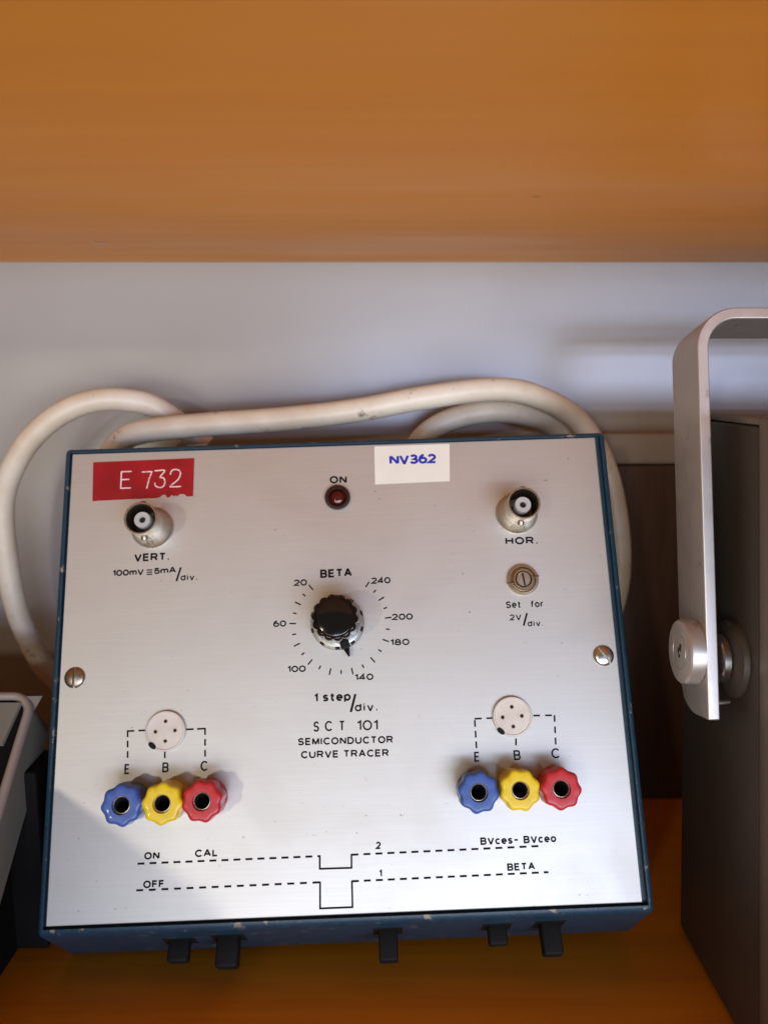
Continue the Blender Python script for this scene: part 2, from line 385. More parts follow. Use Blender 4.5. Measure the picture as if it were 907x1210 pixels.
GL = {                                                  # character: (width, centre lines)
 'V': (.88, [[(0, 1), (.40, 0), (.48, 0), (.88, 1)]]), 'E': (.72, [[(.72, 1), (0, 1), (0, 0), (.72, 0)], [(0, .52), (.66, .52)]]),
 'R': (.82, [[(0, 0), (0, 1), (.5, 1)] + arc(.52, .74, .28, .26, 90, -90) + [(0, .48)], [(.48, .48), (.82, 0)]]),
 'T': (.8, [[(0, 1), (.8, 1)], [(.4, 1), (.4, 0)]]), '.': (.12, [[(.0, .06), (.13, .06)]]),
 '1': (.30, [[(0, .78), (.30, .98), (.30, 0)]]), '0': (.82, [arc(.41, .5, .41, .5, 90, 450, 28)]), 'O': (1.0, [arc(.5, .5, .5, .5, 90, 450, 30)]),
 'm': (1.05, [[(0, XH), (0, 0)], [(0, .45)] + arc(.27, .50, .25, .26, 170, 0, 10) + [(.52, 0)], [(.52, .45)] + arc(.79, .50, .26, .26, 170, 0, 10) + [(1.05, 0)]]),
 '5': (.72, [[(.68, 1), (.12, 1), (.06, .5)] + arc(.36, .33, .36, .33, 140, -150, 16)]), 'A': (.92, [[(0, 0), (.42, 1), (.50, 1), (.92, 0)], [(.16, .34), (.76, .34)]]),
 'd': (.68, [[(.68, 1), (.68, 0)], arc(.34, XH / 2, .34, XH / 2, 0, 360, 22)]), 'i': (.06, [[(.03, 0), (.03, XH)], [(.03, .9), (.03, 1.04)]]),
 'v': (.66, [[(0, XH), (.29, 0), (.37, 0), (.66, XH)]]), 'N': (.84, [[(0, 0), (0, 1)], [(.84, 1), (.84, 0)], [(.02, 1), (.82, 0)]]),
 'B': (.78, [[(0, .52), (.48, .52)] + arc(.48, .76, .26, .24, -90, 90, 10) + [(0, 1), (0, 0), (.5, 0)] + arc(.5, .26, .28, .26, -90, 90, 10)]),
 '2': (.74, [arc(.37, .70, .35, .30, 165, -30, 14) + [(.0, .0), (.76, 0)]]),
 '4': (.8, [[(.58, 0), (.58, 1), (0, .26), (.8, .26)]]), '8': (.74, [arc(.37, .76, .30, .24, -90, 270, 22), arc(.37, .26, .37, .26, 90, 450, 24)]),
 '6': (.76, [arc(.38, .32, .38, .32, 90, 450, 24), arc(.46, .36, .46, .64, 185, 82, 12)]),
 's': (.56, [arc(.29, .56, .25, .19, 25, 265, 12)[:-1] + arc(.27, .19, .27, .19, 85, -160, 12)]),
 't': (.46, [[(.2, 1.02), (.2, .16), (.26, .03), (.46, .0)], [(0, .70), (.46, .70)]]),
 'e': (.66, [[(.03, XH / 2), (.66, XH / 2)] + arc(.33, XH / 2, .33, XH / 2, 0, 315, 22)[1:]]),
 'p': (.68, [[(0, XH), (0, -.28)], arc(.34, XH / 2, .34, XH / 2, 0, 360, 22)]),
 'S': (.8, [arc(.41, .74, .36, .26, 20, 262, 14)[:-1] + arc(.39, .25, .39, .26, 82, -162, 14)]),
 'C': (.88, [arc(.5, .5, .5, .5, 42, 318, 26)]), 'M': (.96, [[(0, 0), (0, 1)], [(.96, 1), (.96, 0)], [(.01, 1), (.46, .1), (.50, .1), (.95, 1)]]), 'I': (.05, [[(.02, 0), (.02, 1)]]),
 'D': (.86, [[(0, 0), (0, 1), (.36, 1)] + arc(.38, .5, .48, .5, 90, -90, 18) + [(0, 0)]]), 'U': (.84, [[(0, 1), (0, .38)] + arc(.42, .38, .42, .38, 180, 360, 16) + [(.84, 1)]]),
 '\u2013': (.6, [[(0, .5), (.6, .5)]]), 'c': (.62, [arc(.34, XH / 2, .34, XH / 2, 42, 318, 20)]), 'o': (.7, [arc(.35, XH / 2, .35, XH / 2, 0, 360, 24)]),
 'L': (.62, [[(0, 1), (0, 0), (.62, 0)]]), 'F': (.66, [[(0, 0), (0, 1), (.66, 1)], [(0, .53), (.6, .53)]]),
 'H': (.82, [[(0, 0), (0, 1)], [(.82, 0), (.82, 1)], [(0, .52), (.82, .52)]]), 'r': (.38, [[(0, 0), (0, XH)], [(0, .42)] + arc(.3, .42, .3, .32, 175, 75, 8)]),
 'f': (.44, [[(.17, 0), (.17, .82), (.25, 1.0), (.46, 1.03)], [(0, .68), (.42, .68)]]),
 '3': (.74, [arc(.36, .75, .31, .25, 155, -90, 16) + arc(.36, .26, .38, .26, 88, -158, 16)[1:]]), ' ': (.3, [])}
def ribbon(bm, pts, w, z):
    """flat line of constant width along pts, mitred at its corners; closed when the ends meet"""
    P = [Vector(p) for p in pts]; Q = [P[0]]
    for p in P[1:]:
        if (p - Q[-1]).length > 1e-4: Q.append(p)
    P = Q; n = len(P)
    if n < 2: return
    closed = (P[0] - P[-1]).length < 1e-3
    if closed: P = P[:-1]; n -= 1
    prs = []
    for i in range(n):
        a = P[i - 1] if (i or closed) else None; b = P[(i + 1) % n] if (i < n - 1 or closed) else None
        d1 = (P[i] - a).normalized() if a is not None else None; d2 = (b - P[i]).normalized() if b is not None else None
        d1 = d1 or d2; d2 = d2 or d1
        n1 = Vector((-d1.y, d1.x)); n2 = Vector((-d2.y, d2.x)); mt = (n1 + n2)
        mt = mt.normalized() if mt.length > 1e-3 else n1
        k = 1 / max(0.38, mt.dot(n1))
        o = mt * (w / 2 * k)
        prs.append((bm.verts.new(((P[i].x + o.x) * MM, (P[i].y + o.y) * MM, z * MM)), bm.verts.new(((P[i].x - o.x) * MM, (P[i].y - o.y) * MM, z * MM))))
    for i in range(n if closed else n - 1):
        a, b = prs[i], prs[(i + 1) % n]; bm.faces.new((a[1], b[1], b[0], a[0]))
rl = random.Random(11)
def lettering(s, u0, v0, u1, v1, cap, style, parent, nn=INK):
    sw, m = {'h': (0.235, M['ink']), 'f': (0.165, M['ink']), 'n': (0.25, M['ink_blue'])}[style]
    if len(s) > 8: sw = 0.22
    if s.isdigit() and style == 'h': sw = 0.225
    if s in ('Set', 'for', 'div.', '2V'): sw *= 0.85
    sw *= cap; H = cap - sw
    total = math.hypot(u1 - u0, v1 - v0); ang = -math.atan2(v1 - v0, u1 - u0)
    gap = 0.30 if s.isdigit() else (0.44 if style == 'h' else (0.42 if style == 'f' else 0.3))
    if s in ('100mV', '5mA'): gap = 0.32
    adv = []; x = 0.0
    for k, ch in enumerate(s):
        w = GL[ch][0]; adv.append((x, w)); x += w + gap
        if ch == ' ': x -= gap * 0.4
    nat = x - gap; sx = (total - sw) / nat if nat > 0.2 else H
    if s == '1': sx = H
    bm = bmesh.new(); q = 0
    for (x, w), ch in zip(adv, s):
        for st in GL[ch][1]:
            pts = [((x + px_) * sx + sw / 2, py_ * H + sw / 2) for px_, py_ in st]
            pts = [(px_ * math.cos(ang) - py_ * math.sin(ang), px_ * math.sin(ang) + py_ * math.cos(ang)) for px_, py_ in pts]
            if ch == '.': ribbon(bm, pts, sw * 1.05, 0.0015 * (q % 3))
            else:
                ribbon(bm, pts, sw, 0.0015 * (q % 3))
            q += 1
    o = link('lettering', bm, m, parent, L(u0, v0, nn))
    return o
for t in TEXT:
    if t[6] != 'n': lettering(*t, root)

def strip(bm, p, q, w, n=INK, rnd=False):
    d = Vector((q[0] - p[0], q[1] - p[1])); ln = d.length; d /= ln; pr = Vector((-d.y, d.x)) * w / 2
    pts = [Vector(p) + pr, Vector(p) - pr, Vector(q) - pr, Vector(q) + pr]
    if rnd:
        pts = []
        for k in range(9):
            t = math.pi / 2 + math.pi * k / 8; pts.append(Vector(p) + (d * math.cos(t) + Vector((-d.y, d.x)) * math.sin(t)) * w / 2)
        for k in range(9):
            t = -math.pi / 2 + math.pi * k / 8; pts.append(Vector(q) + (d * math.cos(t) + Vector((-d.y, d.x)) * math.sin(t)) * w / 2)
    f = bm.faces.new([bm.verts.new(L(x.x, x.y, n)) for x in pts])
    bm.normal_update()
    if f.normal.z < 0: f.normal_flip()
LINES = [
  (33.58, 41.56) , (34.86, 37.3) , 0.46 ,
  (85.34, 81.96) , (86.82, 76.85) , 0.55 ,
  (137.76, 58.68) , (139.07, 54.92) , 0.46 ,
  (24.52, 37.79) , (26.21, 37.77) , 0.31 ,
  (24.55, 38.47) , (26.23, 38.45) , 0.31 ,
  (24.57, 39.14) , (26.25, 39.13) , 0.31 ,
  (75.6, 120.72) , (75.53, 124.36) , 0.51 ,
  (75.34, 124.25) , (84.57, 124.33) , 0.51 ,
  (84.42, 124.48) , (84.47, 120.74) , 0.51 ,
  (75.57, 127.55) , (75.44, 134.64) , 0.51 ,
  (75.21, 134.48) , (84.57, 134.48) , 0.51 ,
  (84.41, 134.61) , (84.43, 127.66) , 0.51 ,
]
SL = LINES[:9]; EQ = LINES[9:18]; STEP = LINES[18:]
for k in range(0, 9, 3):
    bm = bmesh.new(); strip(bm, LINES[k], LINES[k + 1], LINES[k + 2] * 1.25); link('slash', bm, M['ink'], root)
bm = bmesh.new()
for k in range(0, 9, 3): strip(bm, EQ[k], EQ[k + 1], 0.36)
link('identity_sign', bm, M['ink'], root)
for j in (0, 9):
    bm = bmesh.new()
    for k in range(j, j + 9, 3): strip(bm, STEP[k], STEP[k + 1], STEP[k + 2], INK + 0.002 * (k % 2))
    link('pulse_outline', bm, M['ink'], root)
DASH = [
[((24.63, 121.03), (26.58, 121.02)), ((27.97, 121.02), (29.92, 121.02)), ((31.31, 121.02), (33.27, 121.01)), ((34.66, 121.01), (36.62, 121.01)), ((38.01, 121.01), (39.96, 121.0)), ((41.36, 121.0), (43.31, 121.0)), ((44.71, 121.0), (46.67, 120.99)), ((48.06, 120.99), (50.02, 120.99)), ((51.41, 120.99), (53.37, 120.98)), ((54.77, 120.98), (56.73, 120.98)), ((58.12, 120.97), (60.09, 120.97)), ((61.48, 120.97), (63.45, 120.97)), ((64.84, 120.96), (66.81, 120.96)), ((68.2, 120.96), (70.17, 120.96)), ((71.57, 120.95), (73.53, 120.95)), ((74.93, 120.95), (75.69, 120.95))] ,
[((84.47, 120.92), (86.44, 120.91)), ((87.84, 120.9), (89.81, 120.89)), ((91.21, 120.88), (93.18, 120.87)), ((94.58, 120.86), (96.56, 120.85)), ((97.96, 120.84), (99.93, 120.83)), ((101.34, 120.82), (103.31, 120.81)), ((104.71, 120.8), (106.69, 120.79)), ((108.09, 120.78), (110.07, 120.76)), ((111.48, 120.76), (113.45, 120.74)), ((114.86, 120.74), (116.84, 120.72)), ((118.24, 120.71), (120.22, 120.7)), ((121.63, 120.69), (123.61, 120.68)), ((125.02, 120.67), (127.0, 120.66)), ((128.41, 120.65), (130.39, 120.64)), ((131.8, 120.63), (133.78, 120.62)), ((135.19, 120.61), (137.18, 120.6))] ,
[((24.52, 127.94), (26.46, 127.93)), ((28.0, 127.93), (29.94, 127.92)), ((31.48, 127.91), (33.42, 127.91)), ((34.97, 127.9), (36.91, 127.9)), ((38.46, 127.89), (40.4, 127.88)), ((41.94, 127.88), (43.89, 127.87)), ((45.43, 127.87), (47.38, 127.86)), ((48.93, 127.85), (50.87, 127.85)), ((52.42, 127.84), (54.37, 127.84)), ((55.92, 127.83), (57.87, 127.82)), ((59.41, 127.82), (61.36, 127.81)), ((62.91, 127.81), (64.86, 127.8)), ((66.41, 127.79), (68.37, 127.79)), ((69.92, 127.78), (71.87, 127.78)), ((73.42, 127.77), (75.37, 127.76))] ,
[((84.4, 127.83), (86.36, 127.82)), ((87.75, 127.81), (89.7, 127.8)), ((91.1, 127.8), (93.05, 127.79)), ((94.44, 127.78), (96.4, 127.77)), ((97.8, 127.76), (99.76, 127.75)), ((101.15, 127.74), (103.11, 127.73)), ((104.5, 127.72), (106.46, 127.71)), ((107.86, 127.7), (109.82, 127.69)), ((111.22, 127.68), (113.18, 127.67)), ((114.57, 127.67), (116.54, 127.66)), ((117.94, 127.65), (119.9, 127.64)), ((121.3, 127.63), (123.26, 127.62)), ((124.66, 127.61), (126.63, 127.6)), ((128.03, 127.59), (130.0, 127.58)), ((131.39, 127.57), (133.36, 127.56)), ((134.76, 127.55), (136.73, 127.54)), ((138.13, 127.54), (139.45, 127.53))] ,
[((20.48, 84.99), (22.43, 84.97)), ((23.65, 84.96), (25.6, 84.95))] ,
[((20.52, 84.75), (20.59, 86.65)), ((20.63, 87.67), (20.7, 89.55)), ((20.74, 90.56), (20.81, 92.44))] ,
[((37.18, 85.12), (39.63, 85.12)), ((40.61, 85.11), (43.06, 85.11))] ,
[((42.94, 84.98), (42.97, 86.88)), ((42.98, 88.01), (43.01, 89.9)), ((43.03, 91.03), (43.06, 92.9))] ,
[((31.45, 91.05), (31.5, 92.92))] ,
[((121.36, 85.18), (123.47, 85.17)), ((124.83, 85.16), (126.91, 85.14))] ,
[((121.39, 85.57), (121.4, 87.47)), ((121.4, 88.56), (121.41, 90.46)), ((121.41, 91.55), (121.42, 93.43))] ,
[((138.57, 84.9), (140.56, 84.94)), ((142.04, 84.97), (144.02, 85.01))] ,
[((144.77, 84.98), (144.69, 86.89)), ((144.64, 88.17), (144.57, 90.07)), ((144.52, 91.35), (144.44, 93.24))] ,
[((133.03, 91.13), (132.9, 93.09))] ,
]
rd = random.Random(3)
for k, row in enumerate(DASH):
    bm = bmesh.new()
    for i, (p, q) in enumerate(row):
        if k < 4 or i == 0 or True: strip(bm, p, q, 0.56 if k < 4 else 0.5)
    link('dashed_line', bm, M['ink'], root)

# dial scale: marks every ten, long marks every twenty
CU, CV, CR = 83.0, 56.2, 13.35
KEY = [(20, 127.6), (60, 177.5), (100, 229.5), (140, 282.4), (180, 337.9), (200, 365.4), (240, 414.3)]
def dial_angle(v):
    for (a, x), (b, y) in zip(KEY[:-1], KEY[1:]):
        if a <= v <= b: return R(x + (y - x) * (v - a) / (b - a))
for i in range(23):
    v = 20 + 10 * i; t = dial_angle(v); ln = 2.0 if i % 2 == 0 else 1.15; off = 0 if i % 2 == 0 else 0.25
    bm = bmesh.new()
    strip(bm, (CU + math.cos(t) * (CR + off), CV - math.sin(t) * (CR + off)), (CU + math.cos(t) * (CR + off + ln), CV - math.sin(t) * (CR + off + ln)), 0.42)
    link('scale_mark', bm, M['ink'], root)

# red embossed tape label
def poly_plate(pts, n0, n1):
    bm = bmesh.new()
    A = [bm.verts.new(L(u, v, n0)) for u, v in pts]; B = [bm.verts.new(L(u, v, n1)) for u, v in pts]
    k = len(pts); bm.faces.new(A); bm.faces.new(B)
    for i in range(k): bm.faces.new((A[i], A[(i + 1) % k], B[(i + 1) % k], B[i]))
    bmesh.ops.recalc_face_normals(bm, faces=bm.faces)
    return bm
edge = [(38.3, 2.7), (38.15, 15.0), (37.0, 15.1)]
x = 36.2
rt = random.Random(5)
while x > 8.2:
    nick = 0.0
    if 31.5 < x < 35.5 or 27.5 < x < 30: nick = rt.uniform(0.1, 0.9)
    edge.append((x, 15.08 + (38 - x) * 0.017 - nick - rt.uniform(0, 0.06))); x -= rt.uniform(0.35, 0.9)
edge += [(7.1, 15.62), (6.76, 3.01)]
tape = link('tape_label', poly_plate(edge, PN + 0.01, PN + 0.22), M['tape'], root)
GLY = {  # centre lines of the embossed characters in a unit box
 'E': [[(1, 1), (0, 1), (0, 0), (1, 0)], [(0, .52), (.8, .52)]],
 '7': [[(0, 1), (1, 1), (.72, .55), (.5, 0)]],
 '3': [[(0, 1), (.92, 1), (.5, .62), (.8, .56), (.98, .38), (.93, .15), (.7, 0), (.35, 0), (.08, .1), (0, .25)]],
 '2': [[(0, .74), (.06, .9), (.28, 1), (.65, 1), (.93, .88), (.95, .66), (.7, .38), (.0, 0), (1, 0)]]}
for ch, u0, u1, v0, cap in (('E', 15.7, 18.7, 11.75, 5.35), ('7', 22.3, 25.2, 12.0, 5.3), ('3', 26.2, 29.4, 11.85, 5.4), ('2', 31.0, 34.2, 11.8, 5.5)):
    bm = bmesh.new()
    for q, path in enumerate(GLY[ch]):
        if ch in '32': pts = [Vector((p.x, p.y)) for p in catmull([(a, b, 0) for a, b in path], 4)]
        else: pts = [Vector(p) for p in path]
        if ch == '2': pts = [p for p in pts if p.y > -0.02]
        for i, (p, q2) in enumerate(zip(pts[:-1], pts[1:])):
            P = (u0 + p.x * (u1 - u0), v0 - p.y * cap); Q = (u0 + q2.x * (u1 - u0), v0 - q2.y * cap)
            if (Vector(P) - Vector(Q)).length > 0.02: strip(bm, P, Q, 0.42, PN + 0.24 + 0.0015 * (i % 3) + 0.004 * q, True)
    link('embossed_letter', bm, M['tape_white'], tape)
# cream paper label
pl = link('paper_label', poly_plate([(94.9, 0.72), (118.72, 0.68), (118.1, 12.89), (94.75, 13.19)], PN + 0.01, PN + 0.10), M['paper'], root)
for t in TEXT:
    if t[6] == 'n': lettering(*t[:6], 'n', pl, PN + 0.125)

# indicator lamp
bm = lathe([(3.95, 0), (3.95, 1.3), (3.7, 1.7), (3.1, 1.8), (2.6, 1.3), (2.5, -0.3)], 40, cap1=False)
ld = link('indicator_lamp', bm, M['lamp_bezel'], root, L(82.96, 17.2, PN), smooth=40)
link('lens', lathe([(2.48, 0.2), (2.4, 0.75), (1.9, 1.25), (1.1, 1.55), (0.3, 1.65)], 32), M['lamp_red'], ld, smooth=60)

# control knob
kb = link('skirt', lathe([(8.0, 0), (8.0, 0.7), (7.8, 0.9), (7.75, 3.9), (7.4, 4.8), (6.2, 5.2), (5.0, 5.3)], 64), M['skirt'], None, (0, 0, 0), smooth=30)
kr = bpy.data.objects.new('control_knob', None); C.objects.link(kr); kr.parent = root; kr.location = L(82.1, 56.0, PN)
kb.parent = kr
prof = [(5.9, 4.6), (6.55, 5.0), (6.75, 6.0), (6.75, 15.4), (6.6, 16.3), (6.1, 16.9), (5.75, 17.0), (5.45, 16.75), (5.15, 16.5), (5.0, 16.55), (2.5, 16.8), (0.3, 16.85)]
am = [0.3, 0.7, 0.75, 0.75, 0.6, 0.35, 0.05, 0, 0, 0, 0, 0]
link('cap', lathe(prof, 224, 14, am, 0.1, power=0.75), M['black'], kr, smooth=45)
pt_ = link('pointer', prism([(-1.25, 6.9), (1.25, 6.9), (0.18, 10.6), (-0.18, 10.6)], 0.5, 2.6, 'z'), M['black'], kr)
pt_.rotation_euler = (0, 0, R(288 - 90))
pb = link('pointer_block', box(-1.4, 1.4, 5.6, 8.1, 2.6, 5.7, 0.3), M['rubber'], kr); pb.rotation_euler = (0, 0, R(288 - 90))
for k in range(10):                                    # black patches spaced evenly around the skirt
    t = R(288 - 90) + 2 * math.pi * (k + 0.5) / 10
    f = link('skirt_patch', box(-0.7, 0.7, 7.2, 7.95, 2.4, 4.9, 0.2), M['rubber'], kr); f.rotation_euler = (0, 0, t)

# BNC connectors
def bnc(u, v, rotz):
    e = bpy.data.objects.new('coaxial_connector', None); C.objects.link(e); e.parent = root; e.location = L(u, v, PN); e.rotation_euler = (0, 0, rotz)
    link('flange', lathe([(6.45, 0), (6.45, 0.8), (6.2, 1.2), (5.8, 1.6), (5.2, 3.2), (4.85, 4.6)], 64, cap1=False), M['nickel'], e, smooth=40)
    link('barrel', lathe([(4.85, 4.4), (4.85, 13.6), (4.7, 13.85), (4.45, 13.85), (4.32, 13.6), (4.3, 12.6)], 64, cap1=False), M['nickel'], e, smooth=35)
    link('barrel_lining', lathe([(4.3, 12.7), (4.2, 12.2), (4.15, 3.0), (0.5, 2.9)], 64), M['inner'], e, smooth=35)
    link('insulator', lathe([(2.45, 3.0), (2.45, 11.6), (2.25, 11.9), (1.1, 11.9), (0.85, 11.6), (0.82, 6)], 40, cap1=False), M['ptfe'], e, smooth=40)
    link('centre_contact', lathe([(0.82, 11.2), (0.6, 11.25), (0.3, 11.2)], 20), M['hole'], e)
    for s in (0, 1):
        p = link('bayonet_lug', lathe([(1.0, 4.3), (1.0, 5.7), (0.8, 5.95), (0.3, 6.0)], 20), M['nickel_dull'], e, (0, 0, 0.0098), (R(90), 0, math.pi * s), 40)
    return e
bnc(26.0, 24.8, R(4)); bnc(138.2, 24.1, R(-8))

# preset trimmer
e = bpy.data.objects.new('preset_control', None); C.objects.link(e); e.parent = root; e.location = L(138.47, 44.9, PN)
link('bushing_nut', lathe([(4.75, 0), (4.75, 0.9), (4.5, 1.3), (3.9, 1.35), (3.7, 1.1), (3.6, 0.7), (3.3, 0.7), (3.2, 1.9), (3.0, 2.2), (2.6, 2.2), (2.35, 1.8), (2.3, 0.9), (0.3, 0.9)], 48), M['brass'], e, smooth=35)
sf = link('slotted_shaft', lathe([(2.2, 0.8), (2.2, 1.9), (1.95, 2.15), (0.2, 2.2)], 40), M['nickel_dull'], e, smooth=40)
link('screw_slot', box(-1.95, 1.95, -0.26, 0.26, 1.2, 2.24, 0.03), M['hole'], sf, (0, 0, 0), (0, 0, R(98)))
for s in (-1, 1):
    link('nut_slot', box(3.35 if s > 0 else -4.9, 4.9 if s > 0 else -3.35, -0.35, 0.35, 0.8, 1.42, 0.05), M['inner'], e, (0, 0, 0), (0, 0, R(12)))

# panel screws: domed heads cut by a slot
def screw(u, v, ang, m):
    h = 3.05; bm = bmesh.new(); seg = 40
    def rowpts(side):
        rows = []
        for q in range(9):
            x = 0.32 + (h - 0.32) * q / 8; row = []
            half = math.sqrt(max(h * h - x * x, 0.0))
            for k in range(13):
                y = -half + 2 * half * k / 12; z = 0.35 + 1.0 * max(0, 1 - (x * x + y * y) / h ** 2) ** 0.5
                row.append(bm.verts.new((side * x * MM, y * MM, z * MM)))
            rows.append(row)
        for a, b in zip(rows[:-1], rows[1:]):
            for k in range(12):
                try: bm.faces.new((a[k], a[k + 1], b[k + 1], b[k]))
                except ValueError: pass
        low = [bm.verts.new((vv.co.x, vv.co.y, 0.15 * MM)) for vv in rows[0]]
        for k in range(12): bm.faces.new((rows[0][k], rows[0][k + 1], low[k + 1], low[k]))
    rowpts(1); rowpts(-1)
    bmesh.ops.remove_doubles(bm, verts=bm.verts, dist=1e-6)
    bmesh.ops.recalc_face_normals(bm, faces=bm.faces)
    o = link('panel_screw', bm, m, root, L(u, v, PN), (0, 0, ang), 40)
    link('slot', lathe([(3.05, 0), (3.05, 0.36), (2.6, 0.42), (0.3, 0.42)], 40), M['screw_old'], o, smooth=40)
screw(4.5, 69.2, R(0), M['screw_old']); screw(160.8, 68.4, R(35), M['steel'])

# transistor sockets
def tsocket(u, v):
    o = link('transistor_socket', lathe([(5.75, 0), (5.75, 0.9), (5.55, 1.2), (5.25, 1.25), (5.05, 1.0), (0.2, 1.0)], 56), M['ceramic'], root, L(u, v, PN), (0, 0, 0), 40)
    for x, y in ((0, 2.75), (-2.85, -0.1), (2.75, 0.1), (0.05, -2.8)):
        link('pin_hole', lathe([(0.42, 1.0), (0.42, 1.045), (0.1, 1.05)], 16), M['hole'], o, (x * MM, y * MM, 0))
        link('pin_rim', lathe([(0.42, 1.0), (0.46, 1.06), (0.60, 1.06), (0.64, 1.0)], 16, cap1=False), M['brass'], o, (x * MM, y * MM, 0))
    nb = link('key_notch', lathe([(1.3, 0.95), (1.3, 1.29), (0.2, 1.3)], 20), M['hole'], o, (-3.65 * MM, -3.95 * MM, 0))
    nb.scale = (1.0, 0.55, 1); nb.rotation_euler = (0, 0, R(-42))
    return o
tsocket(31.7, 85.35); tsocket(132.3, 84.95)

# binding posts
def post(m):
    o = bpy.data.objects.new('binding_post', None); C.objects.link(o); o.parent = root
    link('collar', lathe([(5.2, 0), (5.2, 2.6), (4.9, 3.0), (4.4, 3.1), (3.0, 3.1)], 48, cap1=False), m, o, smooth=40)
    pr = [(4.6, 3.2), (5.45, 3.5), (5.75, 4.1), (5.75, 9.8), (5.55, 10.6), (5.1, 11.0), (4.5, 11.1), (2.55, 11.05), (2.4, 10.8), (2.4, 4.0)]
    am = [0.3, 0.55, 0.6, 0.6, 0.55, 0.5, 0.4, 0, 0, 0]
    link('fluted_cap', lathe(pr, 160, 8, am, 0.1, cap1=False, power=0), m, o, smooth=50)
    link('socket_sleeve', lathe([(2.38, 3.5), (2.38, 10.2), (2.1, 10.25), (2.05, 3.5), (0.2, 3.4)], 40), M['brass'], o, smooth=40)
    link('socket_hole', lathe([(2.04, 3.4), (2.04, 9.2), (2.0, 9.3), (1.98, 4.4), (0.2, 4.3)], 32), M['hole'], o)
    return o
for nm, col, spots in (('blue', M['p_blue'], ((22.7, 104.3), (120.1, 104.6))), ('yellow', M['p_yellow'], ((33.7, 104.3), (131.5, 104.45))), ('red', M['p_red'], ((44.5, 104.1), (142.8, 104.5)))):
    p = post(col); p.location = L(*spots[0], PN); p['label'] = nm + ' plastic binding post in the left row of three'
    p.rotation_euler = (0, 0, {'blue': 0.2, 'yellow': 0.05, 'red': 0.35}[nm])
    dup(p, root, L(*spots[1], PN), {'blue': -0.1, 'yellow': 0.4, 'red': 0.0}[nm], nm + ' plastic binding post in the right row of three')

# slide levers on the lower face of the case
fd = Vector((0, -(150.2 - 138.6), -26.8)).normalized()   # down the face: local (x, y, z)
fn = Vector((0, fd.z, -fd.y)).normalized()               # outward
if fn.y > 0: fn = -fn
def lever(u, along, length, sx, dep):
    e = bpy.data.objects.new('slide_lever', None); C.objects.link(e); e.parent = root
    base = Vector(L(u, 138.6, 0.3)) + fd * along * MM
    m3 = Matrix((Vector((1, 0, 0)), fd, fn)).transposed()
    if m3.determinant() < 0: m3 = Matrix((Vector((-1, 0, 0)), fd, fn)).transposed()
    e.matrix_local = Matrix.Translation(base) @ m3.to_4x4()
    link('slot_plate', box(-sx * 0.5 - 1.5, sx * 0.5 + 1.5, -dep - 2, dep + 2, -0.6, 0.12, 0.05), M['rubber'], e)
    link('lever_tip', box(-sx * 0.5, sx * 0.5, -dep, dep, -0.5, length, 0.7, 3), M['rubber'], e, smooth=40)
for u, al, ln, sx, dp in ((34.3, 14, 5.6, 6.0, 2.0), (48.6, 12, 7.8, 6.3, 2.6), (94.0, 12, 8.0, 5.4, 2.6), (125.2, 12, 5.0, 5.4, 2.0), (140.2, 11.5, 8.2, 5.6, 2.6)):
    lever(u, al, ln, sx, dp)

# ------------------------------------------------------------------ mains cable coiled behind the instrument
pts = [(-66, 302, 148), (-81.8, 300.0, 161.3), (-92.7, 296.0, 165.1), (-105.1, 292.0, 164.6), (-118.3, 290.0, 158.1), (-129.6, 290.0, 146.6), (-138.6, 293.0, 129.4), (-140.4, 296.0, 106.7), (-138.5, 298.0, 84.9), (-133.1, 300.0, 67.5), (-128.1, 301.0, 58.9),
       (-114, 304, 44), (-92, 309, 34), (-60, 316, 30), (-20, 318, 34), (15, 318, 50), (22, 317, 90), (5, 308, 125), (11.0, 298.0, 146.6), (20.1, 296.0, 156.2), (35.7, 296.0, 160.8), (51.7, 300.0, 159.7), (65.2, 306.0, 152.7), (76, 311, 132), (66, 317, 108), (20, 318, 100), (-40, 316, 104), (-86, 305, 118), (-97, 288.0, 140),
       (-92.6, 284.5, 150.3), (-83.3, 283.0, 154.6), (-62.4, 282.0, 157.0), (-36.1, 282.0, 158.9), (-9.8, 282.0, 161.9), (13.6, 284.0, 166.2), (37.5, 288.0, 169.0), (53.2, 292.0, 166.9), (69.9, 298.0, 158.3), (81.0, 300.0, 142.6), (87.0, 300.0, 122.0), (89.0, 300.0, 99.2), (85.0, 301.0, 79.3), (74, 308, 50), (52, 314, 20), (20, 316, 8)]
cb = link('mains_cable', tube(catmull(pts, 14), 4.15, 22), M['cable'], smooth=60)
tag(cb, 'thick grimy white cable coiled behind the blue instrument, looping out at its left side', 'cable')

# ------------------------------------------------------------------ instrument with carrying handle, right
ri = bpy.data.objects.new('handled_instrument', None); C.objects.link(ri); ri.location = (0.19, 0.21, 0)
tag(ri, 'taupe metal instrument case with a silver U shaped carrying handle at the right edge', 'instrument case')
def W(x, y, z): return (x - 190, y - 210, z)
def wbox(x0, x1, y0, y1, z0, z1, bev=0.0, seg=2, bm=None): return box(x0 - 190, x1 - 190, y0 - 210, y1 - 210, z0, z1, bev, seg, bm)
def tilted(name, prof, x0, x1, m, bev):                  # side profile (y, z) pushed out along x
    bm = prism([(y - 210, z) for y, z in prof], x0 - 190, x1 - 190, 'x')
    bmesh.ops.bevel(bm, geom=bm.edges[:], offset=bev * MM, segments=3, affect='EDGES', profile=0.5)
    return link(name, bm, m, ri, smooth=40)
tilted('case_body', [(177.5, 1.5), (233.5, 1.5), (254, 160.8), (203.8, 160.8)], 93.6, 290, M['taupe'], 1.0)
tilted('top_cover', [(203.8, 161), (254, 161), (254.3, 163.2), (204.2, 163.2)], 93.3, 290.3, M['taupe_light'], 0.8)
